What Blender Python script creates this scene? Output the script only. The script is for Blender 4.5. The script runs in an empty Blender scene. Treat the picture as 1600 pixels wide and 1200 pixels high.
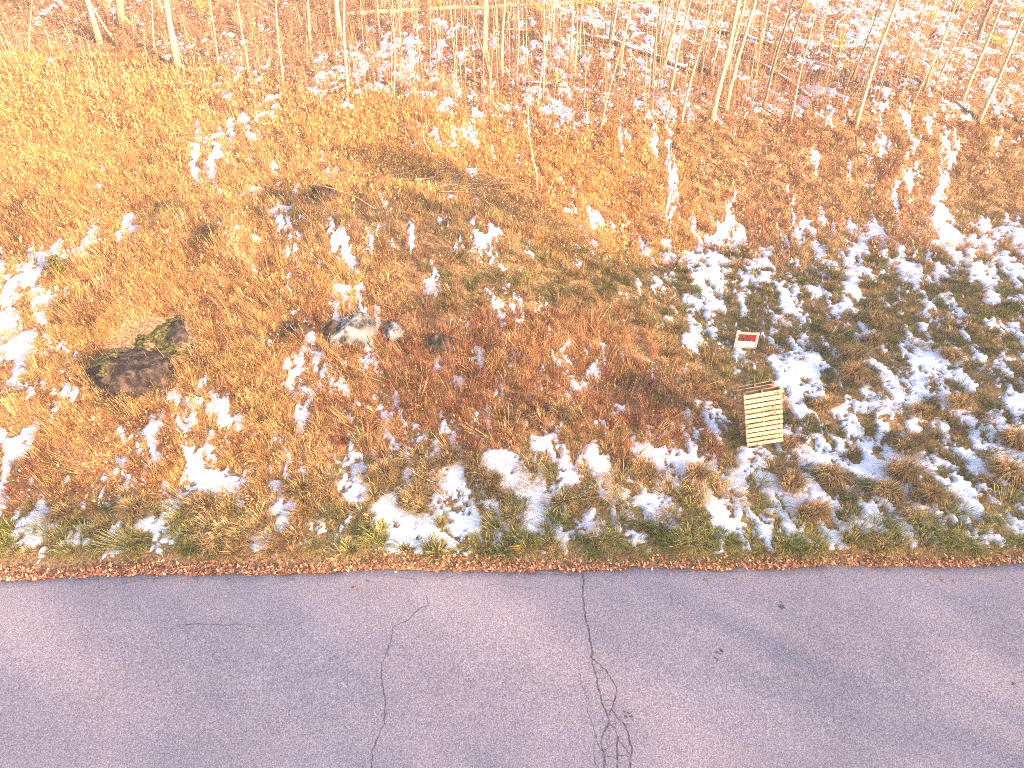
import bpy, bmesh, math, random
import numpy as np
from mathutils import Vector, Matrix

# ------------------------------------------------------------------ camera, light, exposure
SC = bpy.context.scene
COL = SC.collection
CAMH, PITCH, F = 9.5, math.radians(36), 1142.0 / 1600.0     # focal length in image widths
cd = bpy.data.cameras.new('camera'); cam = bpy.data.objects.new('camera', cd); COL.objects.link(cam)
cam.location = (0, 0, CAMH); cam.rotation_euler = (math.radians(90) - PITCH, 0, 0)
cd.sensor_width = 36; cd.lens = 36 * F; cd.clip_start = .1; cd.clip_end = 1000
SC.camera = cam

SUN_AZ, SUN_EL = math.radians(56), math.radians(17)     # azimuth measured from straight behind the camera towards the right
to_sun = Vector((math.sin(SUN_AZ) * math.cos(SUN_EL), -math.cos(SUN_AZ) * math.cos(SUN_EL), math.sin(SUN_EL)))
sd = bpy.data.lights.new('sun', 'SUN'); sun = bpy.data.objects.new('sun', sd); COL.objects.link(sun)
sun.rotation_euler = to_sun.to_track_quat('Z', 'Y').to_euler(); sun.location = (20, -20, 20)
sd.energy = 4.1; sd.angle = math.radians(1.2); sd.color = (1, .69, .43)
W = bpy.data.worlds.new('World'); SC.world = W; W.use_nodes = True
wn = W.node_tree.nodes; bg = wn['Background']
sky = wn.new('ShaderNodeTexSky'); sky.sky_type = 'NISHITA'; sky.sun_disc = False
sky.sun_elevation = SUN_EL; sky.sun_rotation = math.atan2(to_sun.x, to_sun.y)
sky.dust_density = 1.5
W.node_tree.links.new(sky.outputs[0], bg.inputs[0]); bg.inputs[1].default_value = .15
SC.view_settings.view_transform = 'Standard'; SC.view_settings.look = 'None'
SC.cycles.filter_width = 1.0; SC.cycles.use_denoising = False; SC.cycles.max_bounces = 6
SC.view_settings.exposure = 2.25; SC.view_settings.gamma = 1

rng = np.random.default_rng(7); random.seed(7)

# ------------------------------------------------------------------ noise, terrain height, projection
_T = rng.random((256, 256))
def vnoise(x, y, s=0):
    x = np.asarray(x, float) + 37.3 * s; y = np.asarray(y, float) + 91.7 * s
    xi = np.floor(x).astype(int); yi = np.floor(y).astype(int); fx = x - xi; fy = y - yi
    fx = fx * fx * (3 - 2 * fx); fy = fy * fy * (3 - 2 * fy)
    g = lambda a, b: _T[a & 255, b & 255]
    return (g(xi, yi) * (1 - fx) + g(xi + 1, yi) * fx) * (1 - fy) + (g(xi, yi + 1) * (1 - fx) + g(xi + 1, yi + 1) * fx) * fy
def fbm(x, y, s=0, o=4, p=.5):
    t = 0; a = 1; n = 0
    for i in range(o):
        c, d = math.cos(.6 * i), math.sin(.6 * i)
        t = t + a * vnoise((x * c - y * d) * 2 ** i, (x * d + y * c) * 2 ** i, s + i); n += a; a *= p
    return t / n
def sstep(a, b, v):
    t = np.clip((v - a) / (b - a), 0, 1); return t * t * (3 - 2 * t)
def edge(x):
    x = np.asarray(x, float)
    return 7.92 + .012 * x - .0022 * np.minimum(x + 2, 0) ** 2 * (x > -12) - .22 * (x <= -12) + .07 * (vnoise(x * 1.3, 3.1) - .5) + .08 * (vnoise(x * 4, 9.1) - .5)
HUMPS = [  # x, y, rx, ry, h
    (-3.2, 16.3, 4.2, 2.2, .55), (1.2, 16.2, 2.2, 1.6, .30), (-7.6, 16.6, 1.0, .8, .45), (-8.6, 20.6, 1.5, 1.0, .55),
    (-9.8, 11.2, 2.0, 1.2, .25), (5.5, 24.5, 3, 1.2, .4), (3.0, 24.0, 1.2, .8, .35), (13.0, 25.0, 4, 1.5, .35), (-13, 19, 3, 2, .4),
    (-1.6, 19.8, 2.6, 1.1, -.3), (-6.4, 15.45, .45, .45, .65), (-7.6, 15.9, .7, .4, -.25), (-4.6, 17.3, .6, .55, .45), (-5.4, 18.4, .8, .6, -.2)]
def H(x, y):
    x = np.asarray(x, float); y = np.asarray(y, float)
    t = np.maximum(y - edge(x), 0)
    zr = .05 * sstep(0, .5, t) + .018 * t + .10 * np.sin(x * .5 + 1) * sstep(1, 6, t) + 2.0 * sstep(20.2, 24.2, y + .6 * np.sin(x * .35))
    zl = .05 * sstep(0, .5, t) + 2.25 * sstep(.2, 11.5, t) - .1 * sstep(18, 20, y) + .65 * sstep(20.5, 24.5, y)
    w = sstep(5.5, -1.0, x + .25 * (y - 14))
    z = zr * (1 - w) + zl * w + .17 * np.maximum(y - 23, 0) + .03 * np.maximum(-x - 6, 0) * sstep(12, 24, y)
    for hx, hy, rx, ry, h in HUMPS:
        z = z + h * np.exp(-((x - hx) / rx) ** 2 - ((y - hy) / ry) ** 2)
    am = sstep(.3, 3, t)
    z = z + am * (.28 * (fbm(x * .45, y * .45, 3, 3) - .5) + .12 * (fbm(x * 1.7, y * 1.7, 5, 3) - .5))
    z = z + am * sstep(22, 28, y) * .5 * (fbm(x * .2, y * .2, 11, 2) - .5)
    return np.where(y < edge(x), -.03, z)
SP, CP = math.sin(PITCH), math.cos(PITCH)
def project(x, y, z):
    dz = z - CAMH; d = y * CP - dz * SP; up = y * SP + dz * CP
    d = np.maximum(d, .1)
    return 800 + 1142 * x / d, 600 - 1142 * up / d
def ray(u, v):
    r = np.array([(u - 800) / 1142, CP - (v - 600) / 1142 * SP, -SP - (v - 600) / 1142 * CP]); return r
def G(u, v, dz=0):
    """ground point seen at photo pixel (u, v)"""
    r = ray(u, v); a, prev = 5.0, 5.0
    s = np.arange(5, 140, .06); pz = CAMH + r[2] * s - H(r[0] * s, r[1] * s) - dz
    k = np.argmax(pz < 0); a, b = s[k - 1], s[k]
    for _ in range(20):
        m = (a + b) / 2
        if CAMH + r[2] * m - float(H(r[0] * m, r[1] * m)) - dz < 0: b = m
        else: a = m
    return Vector((r[0] * a, r[1] * a, CAMH + r[2] * a))
def dist(p): return p.y * CP - (p.z - CAMH) * SP
def px(p, w): return w * dist(p) / 1142        # width in photo pixels -> metres

# ------------------------------------------------------------------ materials
def new_mat(name, rough=.85, spec=.2):
    m = bpy.data.materials.new(name); m.use_nodes = True
    b = m.node_tree.nodes['Principled BSDF']; b.inputs['Roughness'].default_value = rough
    b.inputs['Specular IOR Level'].default_value = spec
    return m, m.node_tree.nodes, m.node_tree.links, b
def noise_mat(name, c1, c2, scale, rough=.85, bump=.3, detail=6, c3=None, stretch=(1, 1, 1), spec=.2, obj=True, dist_=.02):
    m, n, l, b = new_mat(name, rough, spec)
    tc = n.new('ShaderNodeTexCoord'); mp = n.new('ShaderNodeMapping'); mp.inputs['Scale'].default_value = stretch
    l.new(tc.outputs['Object'], mp.inputs[0])
    t = n.new('ShaderNodeTexNoise'); t.inputs['Scale'].default_value = scale; t.inputs['Detail'].default_value = detail
    l.new(mp.outputs[0], t.inputs['Vector'])
    r = n.new('ShaderNodeValToRGB'); r.color_ramp.elements[0].color = (*c1, 1); r.color_ramp.elements[1].color = (*c2, 1)
    r.color_ramp.elements[0].position = .38; r.color_ramp.elements[1].position = .64
    if c3: e = r.color_ramp.elements.new(.5); e.color = (*c3, 1)
    l.new(t.outputs[0], r.inputs[0]); l.new(r.outputs[0], b.inputs['Base Color'])
    if bump:
        bp = n.new('ShaderNodeBump'); bp.inputs['Strength'].default_value = bump; bp.inputs['Distance'].default_value = dist_
        l.new(t.outputs[0], bp.inputs['Height']); l.new(bp.outputs[0], b.inputs['Normal'])
    return m
def blade_mat(name, trans=.35):
    m = bpy.data.materials.new(name); m.use_nodes = True; n, l = m.node_tree.nodes, m.node_tree.links
    n.remove(n['Principled BSDF'])
    a = n.new('ShaderNodeAttribute'); a.attribute_name = 'tint'
    d = n.new('ShaderNodeBsdfDiffuse'); t = n.new('ShaderNodeBsdfTranslucent'); mx = n.new('ShaderNodeMixShader')
    mx.inputs[0].default_value = trans
    l.new(a.outputs['Color'], d.inputs[0]); l.new(a.outputs['Color'], t.inputs[0])
    l.new(d.outputs[0], mx.inputs[1]); l.new(t.outputs[0], mx.inputs[2]); l.new(mx.outputs[0], n['Material Output'].inputs[0])
    return m
M_blade = blade_mat('dry_blades'); M_leaf = blade_mat('dead_leaves', .2)
M_soil = noise_mat('soil_and_thatch', (.15, .085, .045), (.46, .28, .14), 22, bump=.8, c3=(.29, .165, .08))
M_snow = noise_mat('snow', (.60, .575, .66), (.76, .745, .81), 22, rough=.6, bump=.5, spec=.3, dist_=.015)
M_bark_pale = noise_mat('pale_bark', (.30, .22, .13), (.62, .52, .34), 9, bump=.5, stretch=(4, 4, .8))
M_bark_grey = noise_mat('grey_bark', (.14, .10, .08), (.32, .25, .19), 9, bump=.5, stretch=(4, 4, .8))
M_log = noise_mat('rotting_log', (.07, .045, .035), (.30, .18, .125), 12, bump=.8)
M_log_pale = noise_mat('bleached_log', (.32, .22, .13), (.55, .42, .27), 10, bump=.5)
M_twig = noise_mat('twigs', (.26, .16, .09), (.45, .30, .18), 9, bump=.3)
M_rock_pale = noise_mat('pale_rock', (.035, .034, .038), (.30, .29, .29), 5, bump=1, detail=12, c3=(.17, .163, .165), dist_=.05)
M_rock_dark = noise_mat('weathered_rock', (.018, .013, .012), (.115, .075, .06), 6, bump=1, detail=12, c3=(.045, .031, .026), dist_=.09)
M_moss = noise_mat('moss', (.035, .030, .010), (.15, .125, .035), 16, bump=1, dist_=.03)
M_pine = noise_mat('new_pine_boards', (.66, .53, .30), (.80, .69, .44), 5, rough=.7, bump=.15, stretch=(1, 1, 9))
M_pine_old = noise_mat('old_pine_boards', (.28, .15, .08), (.52, .32, .17), 6, rough=.8, bump=.2, stretch=(1, 1, 6))
M_black = noise_mat('black_metal', (.015, .013, .02), (.03, .025, .035), 20, rough=.5, bump=0)
M_board = noise_mat('grey_board', (.24, .21, .18), (.33, .29, .25), 20, rough=.7, bump=0)
M_sblack = noise_mat('sign_black', (.012, .010, .012), (.02, .016, .018), 20, rough=.5, bump=0)
M_sred = noise_mat('sign_red', (.36, .008, .015), (.44, .012, .02), 20, rough=.5, bump=0)
M_swhite = noise_mat('sign_white', (.50, .47, .50), (.60, .57, .60), 20, rough=.5, bump=0)
M_crack = noise_mat('crack_filling', (.045, .036, .036), (.16, .125, .12), 30, bump=.3)
M_stain = noise_mat('oil_stain', (.05, .045, .05), (.11, .10, .115), 60, bump=.2)

def asphalt():
    m, n, l, b = new_mat('worn_asphalt', .9, .15)
    tc = n.new('ShaderNodeTexCoord')
    g = n.new('ShaderNodeTexNoise'); g.inputs['Scale'].default_value = 60; g.inputs['Detail'].default_value = 4; g.inputs['Roughness'].default_value = .8
    v = n.new('ShaderNodeTexVoronoi'); v.inputs['Scale'].default_value = 62
    big = n.new('ShaderNodeTexNoise'); big.inputs['Scale'].default_value = .55; big.inputs['Detail'].default_value = 5
    for t in (g, v, big): l.new(tc.outputs['Object'], t.inputs['Vector'])
    r = n.new('ShaderNodeValToRGB'); e = r.color_ramp.elements
    e[0].position = .36; e[0].color = (.14, .115, .125, 1); e[1].position = .64; e[1].color = (.385, .335, .375, 1)
    k = e.new(.5); k.color = (.228, .20, .235, 1)
    l.new(g.outputs[0], r.inputs[0])
    r2 = n.new('ShaderNodeValToRGB'); r2.color_ramp.elements[0].position = .3; r2.color_ramp.elements[0].color = (.84, .84, .86, 1)
    r2.color_ramp.elements[1].position = .7; r2.color_ramp.elements[1].color = (1.1, 1.08, 1.08, 1)
    l.new(big.outputs[0], r2.inputs[0])
    mx = n.new('ShaderNodeMix'); mx.data_type = 'RGBA'; mx.blend_type = 'MULTIPLY'; mx.inputs[0].default_value = 1
    l.new(r.outputs[0], mx.inputs[6]); l.new(r2.outputs[0], mx.inputs[7])
    mv = n.new('ShaderNodeMix'); mv.data_type = 'RGBA'; mv.blend_type = 'MULTIPLY'; mv.inputs[0].default_value = .65
    rv = n.new('ShaderNodeValToRGB'); rv.color_ramp.elements[0].color = (.45, .44, .45, 1); rv.color_ramp.elements[1].color = (1.5, 1.45, 1.42, 1)
    l.new(v.outputs['Color'], rv.inputs[0]); l.new(mx.outputs[2], mv.inputs[6]); l.new(rv.outputs[0], mv.inputs[7])
    l.new(mv.outputs[2], b.inputs['Base Color'])
    bp = n.new('ShaderNodeBump'); bp.inputs['Strength'].default_value = .5; bp.inputs['Distance'].default_value = .006
    l.new(g.outputs[0], bp.inputs['Height']); l.new(bp.outputs[0], b.inputs['Normal'])
    return m
M_asphalt = asphalt()

# ------------------------------------------------------------------ object helpers
def tag(o, label=None, cat=None, group=None, kind=None):
    if label: o['label'] = label
    if cat: o['category'] = cat
    if group: o['group'] = group
    if kind: o['kind'] = kind
    return o
def empty(name, loc, rz=0):
    o = bpy.data.objects.new(name, None); COL.objects.link(o); o.location = loc; o.rotation_euler = (0, 0, rz); o.empty_display_size = .2
    return o
def link(name, me, mat, parent=None, smooth=False):
    if mat and not me.materials: me.materials.append(mat)
    if smooth: me.polygons.foreach_set('use_smooth', np.ones(len(me.polygons), bool))
    o = bpy.data.objects.new(name, me); COL.objects.link(o)
    if parent: o.parent = parent
    return o
def np_mesh(name, V, quads=None, tris=None, colors=None):
    me = bpy.data.meshes.new(name)
    nq = 0 if quads is None else len(quads); nt = 0 if tris is None else len(tris)
    me.vertices.add(len(V)); me.vertices.foreach_set('co', np.ascontiguousarray(V, np.float32).ravel())
    idx = np.concatenate([a.ravel() for a in (quads, tris) if a is not None]).astype(np.int32)
    me.loops.add(len(idx)); me.loops.foreach_set('vertex_index', idx)
    me.polygons.add(nq + nt)
    me.polygons.foreach_set('loop_start', np.concatenate([np.arange(nq) * 4, nq * 4 + np.arange(nt) * 3]).astype(np.int32))
    me.update(calc_edges=True)
    if colors is not None:
        a = me.attributes.new('tint', 'FLOAT_COLOR', 'POINT')
        c = np.ones((len(V), 4), np.float32); c[:, :3] = colors; a.data.foreach_set('color', c.ravel())
    return me
def tube_mesh(name, paths, sides=6):
    """paths: list of (points, radii); one mesh"""
    V, Q, T = [], [], []; base = 0
    for pts, rad in paths:
        pts = [Vector(p) for p in pts]; k = len(pts)
        ref = Vector((.31, .17, .93)) if abs((pts[-1] - pts[0]).normalized().z) < .9 else Vector((1, .1, 0))
        for i, p in enumerate(pts):
            d = (pts[min(i + 1, k - 1)] - pts[max(i - 1, 0)]).normalized()
            a = d.cross(ref).normalized(); b = d.cross(a)
            for s in range(sides):
                t = 2 * math.pi * s / sides
                V.append(p + (a * math.cos(t) + b * math.sin(t)) * rad[i])
        for i in range(k - 1):
            for s in range(sides):
                s2 = (s + 1) % sides; o = base + i * sides
                Q.append((o + s, o + s2, o + sides + s2, o + sides + s))
        for e, rev in ((0, True), (k - 1, False)):
            for s in range(1, sides - 1):
                o = base + e * sides; tr = (o, o + s, o + s + 1); T.append(tr[::-1] if rev else tr)
        base += k * sides
    return np_mesh(name, np.array([tuple(v) for v in V]), np.array(Q), np.array(T))
def box_bm(bm, x0, x1, y0, y1, z0, z1, M=None):
    vs = [bm.verts.new((x, y, z)) for x in (x0, x1) for y in (y0, y1) for z in (z0, z1)]
    if M is not None:
        for v in vs: v.co = M @ v.co
    for f in ((0, 1, 3, 2), (4, 6, 7, 5), (0, 4, 5, 1), (2, 3, 7, 6), (0, 2, 6, 4), (1, 5, 7, 3)): bm.faces.new([vs[i] for i in f])
def bm_obj(name, bm, mat, parent=None, bevel=0):
    bmesh.ops.recalc_face_normals(bm, faces=bm.faces)
    if bevel: bmesh.ops.bevel(bm, geom=list(bm.edges), offset=bevel, segments=1, affect='EDGES')
    me = bpy.data.meshes.new(name); bm.to_mesh(me); bm.free(); return link(name, me, mat, parent)

# ------------------------------------------------------------------ terrain sheet
def axis(parts):
    out = [parts[0][0]]
    for a, b, s0, s1 in parts:
        p = a
        while p < b - 1e-6:
            s = s0 + (s1 - s0) * (p - a) / (b - a); p = min(p + s, b); out.append(p)
    return np.array(out)
half = axis([(0, 9, .05, .055), (9, 24, .06, .11), (24, 45, .15, 1.5), (45, 260, 2, 18)])
XS = np.concatenate([-half[:0:-1], half])
YS = axis([(-120, -2, 12, 1), (-2, 7.2, .5, .2), (7.2, 20, .042, .06), (20, 44, .065, .11), (44, 70, .15, 1.5), (70, 300, 2, 18)])
GX, GY = np.meshgrid(XS, YS); HZ = H(GX, GY)
near = (GY > 7.5) & (GY < 50)
def grid_quads(mask=None):
    ny, nx = GX.shape; i = np.arange(ny * nx).reshape(ny, nx)
    q = np.stack([i[:-1, :-1], i[:-1, 1:], i[1:, 1:], i[1:, :-1]], -1)
    return q.reshape(-1, 4) if mask is None else q[mask]
V = np.stack([GX, GY, HZ - .0], -1).reshape(-1, 3)
tag(link('ground', np_mesh('ground', V, grid_quads()), M_soil, smooth=True), kind='structure')

# snow coverage read off the photograph in 50-pixel cells, tenths
SN = """01211010100012112343432245778645
11000212000443322432422335654754
00001123215443212422312324435553
00000003300001423512342355245366
00000053000002211111401114122543
00020152132001200100420111112221
00000000440110112440330101121310
00133012025221341112554325442556
33200000014101110011355443545655
53000000113102121001143443523233
64000000124101112111033264143333
63200110134303121212111176136333
12100442153331011311021165155544
31104553113454233221144163545255
51014252135353446441561543474366
41011452443514436343515355452353
44224312532266544452235344554343
02011001110122102111111111221122"""
SNG = np.array([[int(c) for c in r.ljust(32, '3')[:32]] for r in SN.split('\n')], float) / 10
def snow_density(x, y, z):
    u, v = project(x, y, z)
    a = np.clip(u / 50 - .5, 0, 30.999); b = np.clip(v / 50 - .5, 0, 16.999)
    i = a.astype(int); j = b.astype(int); fa = a - i; fb = b - j
    m = 1 - .16 * sstep(520, 560, v) * sstep(720, 690, v) * sstep(250, 300, u) * sstep(950, 900, u) - .58 * sstep(180, 200, v) * sstep(350, 325, v) * sstep(760, 820, u) - .46 * sstep(210, 180, v) * sstep(1050, 1200, u)
    return 1.08 * m * ((SNG[j, i] * (1 - fa) + SNG[j, i + 1] * fa) * (1 - fb) + (SNG[j + 1, i] * (1 - fa) + SNG[j + 1, i + 1] * fa) * fb)
def snow_noise(x, y):
    wx = x + .22 * (fbm(x * 4, y * 4, 21, 2) - .5) + .10 * (y - 10); wy = y + .22 * (fbm(x * 4, y * 4, 22, 2) - .5)
    k = 5.5 - .11 * np.clip(y - 9, 0, 14)
    return fbm(wx * k, wy * k * .5, 31, 6, .72)
# rank-normalise the noise so that density = covered share
_smp = np.sort(snow_noise(rng.uniform(-15, 15, 60000), rng.uniform(9, 35, 60000)))
def snow_level(x, y, z):
    """> 0 inside a snow patch"""
    n = np.searchsorted(_smp, snow_noise(x, y)) / len(_smp)
    t = y - edge(x)
    return snow_density(x, y, z) * (1.0 + .12 * (x > 4) + .12 * (x < 4) * (y < 14) + .22 * (y < 10.6)) - n + .12 * (fbm(x * 9, y * 9, 44, 2) - .5) - 1.0 * (t < .28) - .1 * (t < .6)
sl = np.where(near, snow_level(GX, GY, HZ), -1)
face_on = ((sl[:-1, :-1] > -.12) | (sl[1:, :-1] > -.12) | (sl[:-1, 1:] > -.12) | (sl[1:, 1:] > -.12))
q = grid_quads(face_on)
sz = HZ + np.clip(sl * .55, -.05, .05) + .03 * (fbm(GX * 7, GY * 7, 41, 4, .6) - .5)
V = np.stack([GX, GY, sz], -1).reshape(-1, 3)
used = np.zeros(len(V), bool); used[q.ravel()] = True; remap = np.cumsum(used) - 1
tag(link('snow', np_mesh('snow', V[used], remap[q]), M_snow, smooth=True), 'patches of thawing snow lying between the grass tussocks', 'snow', kind='stuff')

# ------------------------------------------------------------------ road
xs = np.concatenate([np.arange(-120, -14, 4), np.arange(-14, 14, .07), np.arange(14, 121, 4)])
ye = edge(xs) + .03 + .05 * (vnoise(xs * 9, 55.5) - .5)
rows = [ye, ye - .06, ye - .25, ye * 0 + 4, ye * 0 + .6]
zz = [-.05, 0, .0, .02, 0]
V = np.concatenate([np.stack([xs, r, np.full_like(xs, z)], -1) for r, z in zip(rows, zz)])
n = len(xs); Q = np.concatenate([np.stack([np.arange(n - 1) + i * n, np.arange(n - 1) + (i + 1) * n, np.arange(1, n) + (i + 1) * n, np.arange(1, n) + i * n], -1) for i in range(4)])
road = tag(link('road', np_mesh('road', V, Q), M_asphalt), kind='structure')
def road_z(y): return np.interp(y, [.6, 4, 7.6, 8], [0, .02, 0, 0])
def RP(u, v):
    r = ray(u, v); s = (CAMH - .01) / -r[2]; x, y = r[0] * s, r[1] * s
    return x, y, float(road_z(y)) + .004
def ribbon(name, pts, w, mat, seed):
    """thin crack following photo pixels"""
    P = [np.array(RP(u, v)) for u, v in pts]; R = random.Random(seed); L = []
    for a, b in zip(P[:-1], P[1:]):
        k = max(2, int(np.linalg.norm(b - a) / .035))
        for i in range(k): L.append(a + (b - a) * i / k)
    L.append(P[-1]); L = np.array(L); m = len(L)
    off = np.array([(R.random() - .5) for _ in range(m)]) * .022; off[0] = off[-1] = 0
    off = off + .03 * (vnoise(np.arange(m) * .2, seed + .5) - .5)
    d = np.gradient(L, axis=0); nn = np.stack([-d[:, 1], d[:, 0]], -1); nn /= np.linalg.norm(nn, axis=1)[:, None] + 1e-9
    ww = w * (.45 + .9 * np.array([R.random() for _ in range(m)])); ww[-1] *= .3
    c = L[:, :2] + nn * off[:, None]
    A = c + nn * ww[:, None] / 2; B = c - nn * ww[:, None] / 2
    z = L[:, 2]
    V = np.concatenate([np.column_stack([A, z]), np.column_stack([B, z])])
    i = np.arange(m - 1); Q = np.stack([i, i + m, i + m + 1, i + 1], -1)
    return link(name, np_mesh(name, V, Q), mat, road)
CR = [
    ([(908, 893), (912, 905), (910, 930), (915, 960), (922, 990), (926, 1015), (925, 1030)], .042),
    ([(925, 1028), (928, 1045), (933, 1060), (934, 1078), (941, 1098), (947, 1110), (952, 1125), (951, 1140)], .020),
    ([(926, 1028), (936, 1036), (948, 1046), (955, 1060), (964, 1075), (961, 1090), (957, 1108), (950, 1120)], .020),
    ([(956, 1108), (966, 1122), (978, 1135), (984, 1150), (987, 1172), (984, 1200), (985, 1212)], .024),
    ([(951, 1130), (960, 1138), (966, 1155), (975, 1168), (986, 1180)], .016),
    ([(966, 1150), (966, 1175), (965, 1200), (964, 1212)], .022),
    ([(949, 1132), (943, 1150), (941, 1165), (946, 1180), (946, 1212)], .020),
    ([(951, 1140), (952, 1160), (950, 1172), (942, 1172)], .010),
    ([(905, 1045), (909, 1068), (920, 1095), (918, 1110), (928, 1135), (933, 1155), (941, 1175), (944, 1200)], .010),
    ([(932, 1150), (927, 1170), (930, 1190), (940, 1212)], .008),
    ([(928, 1052), (938, 1047), (948, 1046)], .008), ([(941, 1094), (950, 1096), (958, 1094)], .007),
    ([(960, 1132), (968, 1126)], .008), ([(946, 1184), (956, 1183), (965, 1188)], .010), ([(966, 1182), (978, 1181), (986, 1184)], .010),
    ([(951, 1170), (962, 1163)], .007),
    ([(665, 930), (670, 945), (655, 952), (638, 968), (614, 981), (610, 1005), (597, 1035), (596, 1055), (601, 1090), (600, 1130), (590, 1155), (583, 1172), (580, 1212)], .016),
    ([(285, 977), (310, 974), (345, 977), (375, 975), (395, 980)], .010), ([(258, 990), (275, 980), (300, 974)], .007),
    ([(150, 925), (180, 915), (215, 905), (245, 903)], .009), ([(600, 897), (625, 902), (650, 905), (655, 915)], .010),
    ([(690, 905), (720, 897), (755, 893), (800, 895), (860, 897), (905, 899)], .016),
    ([(755, 890), (790, 898), (820, 893), (860, 891), (890, 897)], .012),
    ([(755, 915), (775, 912), (800, 916), (850, 919)], .006), ([(1060, 893), (1090, 891), (1130, 893), (1170, 891)], .012)]
for i, (pts, w) in enumerate(CR): ribbon('crack', pts, w * (.48 if w > .03 else .6), M_crack, i + 1)
def stain(u, v, r, seed):
    c = np.array(RP(u, v)); R = random.Random(seed); bm = bmesh.new()
    for k in range(9):
        a = R.random() * 6.28; d = r * R.random() ** .5; x, y = c[0] + d * math.cos(a), c[1] + d * math.sin(a); rr = r * R.uniform(.12, .38)
        f = [bm.verts.new((x + rr * R.uniform(.5, 1.2) * math.cos(t * .7), y + rr * R.uniform(.5, 1.2) * math.sin(t * .7), c[2] + .0004 * k)) for t in range(9)]
        bm.faces.new(f)
    bm_obj('stain', bm, M_stain, road)
for i, (u, v, r) in enumerate([(1221, 945, .07), (1126, 1019, .05), (1120, 1030, .03), (1584, 1069, .035), (982, 1116, .06), (1161, 981, .015), (1182, 976, .012)]): stain(u, v, r, i)

def wood_mask(x, y, z):
    u, v = project(x, y, z); lim = np.interp(u, [-300, 0, 150, 280, 480, 620, 900, 1150, 1900], [75, 80, 60, 105, 140, 150, 185, 195, 200])
    return np.where(y > 19, sstep(18, -18, v + 40 * (vnoise(x * .9, y * .9, 81) - .5) - lim), 0)
# ------------------------------------------------------------------ grass, weeds and leaves (nobody could count them)
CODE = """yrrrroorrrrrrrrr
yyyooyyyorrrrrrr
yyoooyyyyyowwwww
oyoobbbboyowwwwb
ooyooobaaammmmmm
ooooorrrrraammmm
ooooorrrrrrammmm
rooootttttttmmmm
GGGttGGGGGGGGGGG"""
CG = [list(r) for r in CODE.split('\n')]
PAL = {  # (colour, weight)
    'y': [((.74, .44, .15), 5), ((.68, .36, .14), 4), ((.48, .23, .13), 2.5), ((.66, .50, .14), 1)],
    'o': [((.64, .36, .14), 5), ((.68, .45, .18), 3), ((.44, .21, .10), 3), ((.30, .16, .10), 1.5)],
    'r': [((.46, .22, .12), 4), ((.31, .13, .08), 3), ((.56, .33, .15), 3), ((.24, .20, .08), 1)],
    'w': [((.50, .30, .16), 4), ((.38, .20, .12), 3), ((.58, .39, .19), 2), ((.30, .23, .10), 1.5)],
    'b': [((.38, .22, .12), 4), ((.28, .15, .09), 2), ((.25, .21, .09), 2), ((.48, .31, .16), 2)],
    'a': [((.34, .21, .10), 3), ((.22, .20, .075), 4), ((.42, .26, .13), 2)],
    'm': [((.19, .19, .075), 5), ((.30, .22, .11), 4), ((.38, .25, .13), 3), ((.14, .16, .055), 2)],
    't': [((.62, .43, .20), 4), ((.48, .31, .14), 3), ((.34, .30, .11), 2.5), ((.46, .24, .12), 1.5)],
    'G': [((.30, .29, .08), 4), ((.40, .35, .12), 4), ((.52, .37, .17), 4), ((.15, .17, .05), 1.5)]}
KEYS = list(PAL); PC = {}; 
for k in KEYS:
    w = np.array([c[1] for c in PAL[k]], float); PC[k] = (np.array([c[0] for c in PAL[k]]), np.cumsum(w / w.sum()))
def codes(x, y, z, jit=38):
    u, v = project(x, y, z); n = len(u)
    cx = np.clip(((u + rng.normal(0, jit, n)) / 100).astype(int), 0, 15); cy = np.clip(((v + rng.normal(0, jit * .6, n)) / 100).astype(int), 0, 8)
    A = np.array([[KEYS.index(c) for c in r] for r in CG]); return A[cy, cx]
def colours(code, hue):
    out = np.zeros((len(code), 3))
    for i, k in enumerate(KEYS):
        m = code == i
        if m.any():
            P, c = PC[k]; idx = np.clip(np.searchsorted(c, hue[m]), 0, len(P) - 1); out[m] = P[idx]
    return out

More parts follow.
